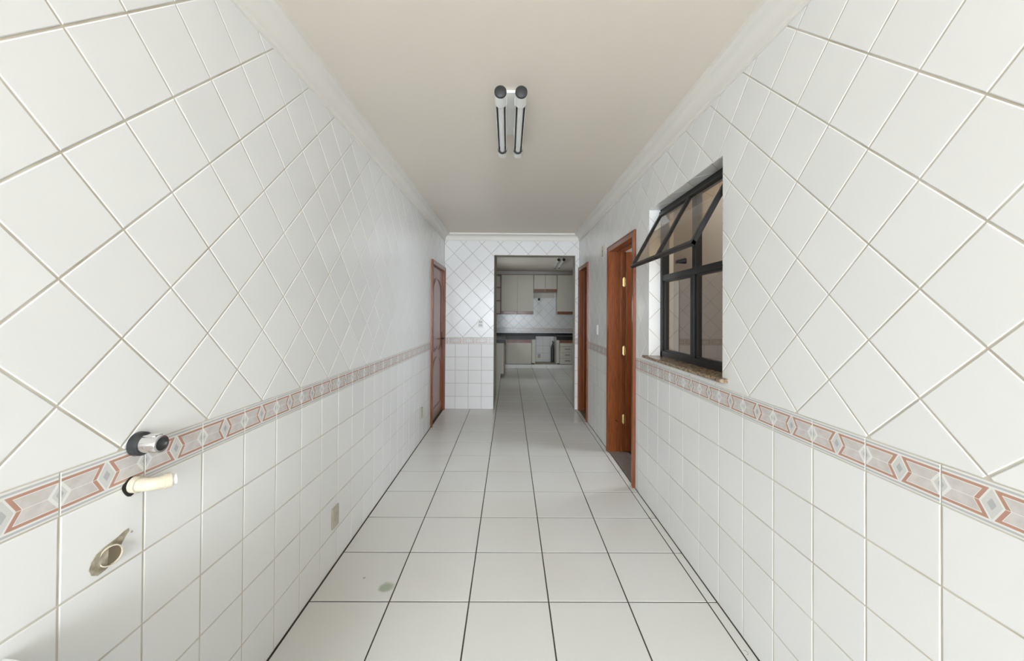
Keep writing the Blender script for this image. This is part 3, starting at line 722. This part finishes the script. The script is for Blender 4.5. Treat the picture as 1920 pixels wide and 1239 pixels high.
# laundry tub whose rim just enters the lower left corner
r = empty('laundry_tub', (-.72, .48, 0), 'white laundry tub rim in the lower left corner against the wall', 'laundry tub')
ty0, ty1, tz = 0.18, 0.700, 0.757
b = MB()
b.prism([(x, y, .33) for x, y in ((XL+.003, ty1-.05), (-.45, ty1-.05), (-.45, .675), (-.47, .695), (-.60, .712), (-.74, .730), (-.85, .747), (-.93, .762), (-.97, .769), (XL+.003, .772))], (0, 0, tz-.33)); b.box(XL+.003, -.45, ty0, ty0+.05, .33, tz, .006); b.box(XL+.003, XL+.05, ty0+.05, ty1-.05, .33, tz, .006); b.box(-.50, -.45, ty0+.05, ty1-.05, .33, tz, .006); b.box(XL+.04, -.47, ty0+.04, ty1-.04, .30, .36)
b.build('basin', m_tub, r)
b = MB(); b.box(-.86, -.60, .36, .60, 0.001, .30); b.build('pedestal', m_tub, r)

# ------------------------------------------------------------------ kitchen furniture
CF = 10.25          # front of the base doors
def wbox(name, m, parent, x0, x1, y0, y1, z0, z1, bev=.002, label=None):
    b = MB(); b.box(x0, x1, y0, y1, z0, z1, bev); return b.build(name, m, parent, label=label)
# plinth of cut floor tile
plinth = empty('cabinet_plinth', (0.8, CF+.03, 0), 'low white tiled plinth under the kitchen base cabinets', 'plinth')
wbox('plinth_core', m_grout, plinth, -.12, KR-.003, CF+.016, KB-.004, 0, .106)
xs = [-.115, .185, .585, .985, 1.385, 1.785, KR-.005]
for a, c in zip(xs, xs[1:]): wbox('plinth_tile', m_floor, plinth, a+.004, c-.004, CF+.004, CF+.016, .002, .106)
# base cabinet with two doors
r = empty('base_cabinet', (.25, CF, .106), 'off-white two-door base cabinet with wooden strip, left of the stove gap', 'cabinet')
wbox('body', m_lam, r, -.105, .585, CF+.020, KB-.006, .115, .825)
for a, c in ((-.07, .178), (.184, .572)):
    d = wbox('door', m_lam, r, a, c, CF, CF+.018, .128, .678); wbox('handle_strip', m_strip, d, a, c, CF-.004, CF+.018, .68, .765)
r = empty('filler_panel', (.635, CF, .106), 'narrow off-white filler panel on the left edge of the stove gap', 'panel')
wbox('front', m_lam, r, .592, .682, CF+.003, CF+.02, .14, .79); wbox('side', m_lam, r, .664, .682, CF+.02, KB-.006, .115, .825)
r = empty('filler_panel', (1.29, CF, .106), 'narrow off-white filler panel on the right edge of the stove gap', 'panel')
wbox('front', m_lam, r, 1.248, 1.325, CF+.003, CF+.02, .14, .79); wbox('side', m_lam, r, 1.248, 1.266, CF+.02, KB-.006, .115, .825)
r = empty('drawer_cabinet', (1.54, CF, .106), 'off-white drawer cabinet with wooden top strip right of the stove gap', 'cabinet')
wbox('body', m_lam, r, 1.335, 1.745, CF+.020, KB-.006, .115, .825)
wbox('top_strip', m_strip, r, 1.338, 1.742, CF-.003, CF+.018, .684, .752)
for i, (za, zb) in enumerate(((.592, .672), (.432, .582), (.272, .422), (.122, .262))):
    d = wbox('drawer', m_lam, r, 1.338, 1.742, CF, CF+.018, za+.004, zb-.004)
    if i: wbox('handle', m_iron, d, 1.47, 1.61, CF-.018, CF-.006, (za+zb)/2+.008, (za+zb)/2+.02)
r = empty('base_cabinet', (1.97, CF, .106), 'off-white base cabinet at the far right end of the kitchen run', 'cabinet')
wbox('body', m_lam, r, 1.75, KR-.006, CF+.020, KB-.006, .115, .825); wbox('door', m_lam, r, 1.755, KR-.01, CF, CF+.018, .128, .765)
# left run towards the corridor
r = empty('base_cabinet', (-.43, 9.3, 0), 'off-white base cabinet of the left kitchen run, seen end-on at the opening', 'cabinet')
PY0 = 8.66
wbox('body', m_lam, r, KL+.004, -.135, PY0, CF+.0, .10, .795); wbox('toe_kick', m_lam, r, KL+.004, -.205, PY0+.012, CF, 0.001, .10)
for k in range(3):
    a = PY0+.01+k*.52; d = wbox('door', m_lam, r, -.133, -.115, a, a+.51, .108, .69); wbox('handle_strip', m_strip, d, -.133, -.111, a, a+.51, .694, .775)
wbox('edge_band', m_strip, r, -.1335, -.110, PY0-.001, PY0+.010, .11, .775)
# L-shaped black granite worktop
r = empty('kitchen_worktop', (.7, 10.5, .826), 'black granite worktop running around the kitchen corner', 'worktop')
b = MB()
b.box(KL+.004, .69, CF-.03, KB-.004, .826, .858); b.box(1.243, KR-.004, CF-.03, KB-.004, .826, .858); b.box(.69, 1.243, KB-.09, KB-.004, .826, .858); b.box(KL+.004, -.10, PY0-.02, CF-.03, .826, .858)
b.build('slab', m_black, r)
for q in ((-.10, .69, CF-.03, CF-.012, .775, .826), (1.243, KR-.004, CF-.03, CF-.012, .760, .826), (KL+.004, -.10, PY0-.02, PY0-.003, .79, .826)):
    b = MB(); b.box(*q); b.build('apron', m_black, r)
b = MB(); b.box(KL+.024, KR-.004, KB-.024, KB-.004, .858, .912); b.box(KL+.004, KL+.024, PY0-.02, KB-.024, .858, .912); b.build('upstand', m_black, r)
r = empty('sink', (-.40, 9.35, .858), 'steel sink bowl rim set in the left kitchen worktop', 'sink')
b = MB(); b.box(-.62, -.20, 9.05, 9.09, .8585, .864); b.box(-.62, -.20, 9.61, 9.65, .8585, .864); b.box(-.62, -.58, 9.09, 9.61, .8585, .864); b.box(-.24, -.20, 9.09, 9.61, .8585, .864); b.build('rim', m_steel, r)
b = MB(); b.tube([(-.66, 9.35, .8585), (-.66, 9.35, 1.05), (-.62, 9.35, 1.10), (-.52, 9.35, 1.10), (-.50, 9.35, 1.07)], .012, 12); b.build('faucet', m_steel, r, True)
# stove gap
r = empty('gas_hose', (1.21, 10.70, .106), 'black gas hose hanging at the right of the stove gap', 'hose')
b = MB(); b.tube([(1.19, 10.70, .115), (1.19, 10.70, .50), (1.20, 10.71, .60)], [.045, .045, .03], 12); b.build('hose', m_rubber, r, True)
b = MB(); b.tube([(1.20, 10.71, .60), (1.215, 10.72, .66), (1.212, 10.86, .68)], .02, 10); b.build('fitting', m_rubber, r, True)
wy = KB
r = empty('wall_outlet', (.835, wy, .205), 'yellowed outlet on the tiles inside the stove gap', 'outlet')
b = MB(); b.box(.795, .875, wy-.010, wy, .205, .32, .003); b.build('cover_plate', m_cream, r); b = MB(); b.box(.82, .85, wy-.012, wy-.009, .24, .285); b.build('socket_insert', m_cream, r)
r = empty('junction_box', (.82, wy, 1.83), 'small black junction box on the wall above the stove gap', 'box')
b = MB(); b.box(.79, .85, wy-.03, wy, 1.83, 1.905, .004); b.build('housing', m_blkpl, r); b = MB(); b.box(.80, .84, wy-.034, wy-.029, 1.84, 1.895, .002); b.build('cover', m_blkpl, r)

# upper cabinets
UF = 10.55
def upper(x0, x1, z0, z1, doors, label):
    r = empty('wall_cabinet', ((x0+x1)/2, UF, z0), label, 'cabinet', 'kitchen wall cabinets')
    wbox('body', m_lam, r, x0+.003, x1-.003, UF+.020, KB-.006, z0, z1)
    wbox('top_edge', m_strip, r, x0, x1, UF-.002, UF+.025, z1, z1+.012)
    for a, c in doors:
        d = wbox('door', m_lam, r, a+.005, c-.005, UF, UF+.018, z0+.085, z1-.004); wbox('handle_strip', m_strip, d, a+.005, c-.005, UF-.004, UF+.018, z0+.002, z0+.082)
    return r
upper(-.24, .648, 1.440, 2.525, [(-.24, .205), (.205, .648)], 'tall two-door off-white wall cabinet at the left')
upper(.654, 1.287, 2.05, 2.525, [(.654, .968), (.968, 1.287)], 'short two-door off-white wall cabinet above the stove gap')
upper(1.293, 1.745, 1.440, 2.525, [(1.300, 1.738)], 'tall single-door off-white wall cabinet at the right')
def shelf(x0, x1, label):
    r = empty('open_shelf', ((x0+x1)/2, UF, 1.44), label, 'shelf', 'open end shelves')
    wbox('back', m_lam2, r, x0, x1, KB-.02, KB-.006, 1.44, 2.525, 0)
    wbox('side', m_lam2, r, x0, x0+.015, UF+.01, KB-.02, 1.44, 2.525); wbox('side', m_lam2, r, x1-.015, x1, UF+.01, KB-.02, 1.44, 2.525)
    wbox('edge', m_strip, r, x0-.0005, x0+.018, UF-.002, UF+.012, 1.44, 2.537); wbox('edge', m_strip, r, x1-.018, x1+.0005, UF-.002, UF+.012, 1.44, 2.537)
    for z in (1.44, 1.80, 2.165, 2.51): 
        bd_ = wbox('shelf_board', m_lam2, r, x0+.015, x1-.015, UF+.012, KB-.02, z, z+.018); wbox('shelf_edge', m_strip, bd_, x0+.018, x1-.018, UF-.002, UF+.012, z-.002, z+.020)
shelf(-.62, -.247, 'open three-tier end shelf with brown edges at the left of the wall cabinets')
shelf(1.752, 2.10, 'open three-tier end shelf at the right of the wall cabinets')
r = empty('hood_panel', (.97, KB, 1.90), 'plain off-white panel on the wall under the short cabinet', 'panel')
wbox('board', m_lam, r, .655, 1.255, KB-.03, KB+.0015, 1.903, 2.048); wbox('trim_strip', m_lam2, r, .655, 1.255, KB-.034, KB-.028, 1.900, 1.912)
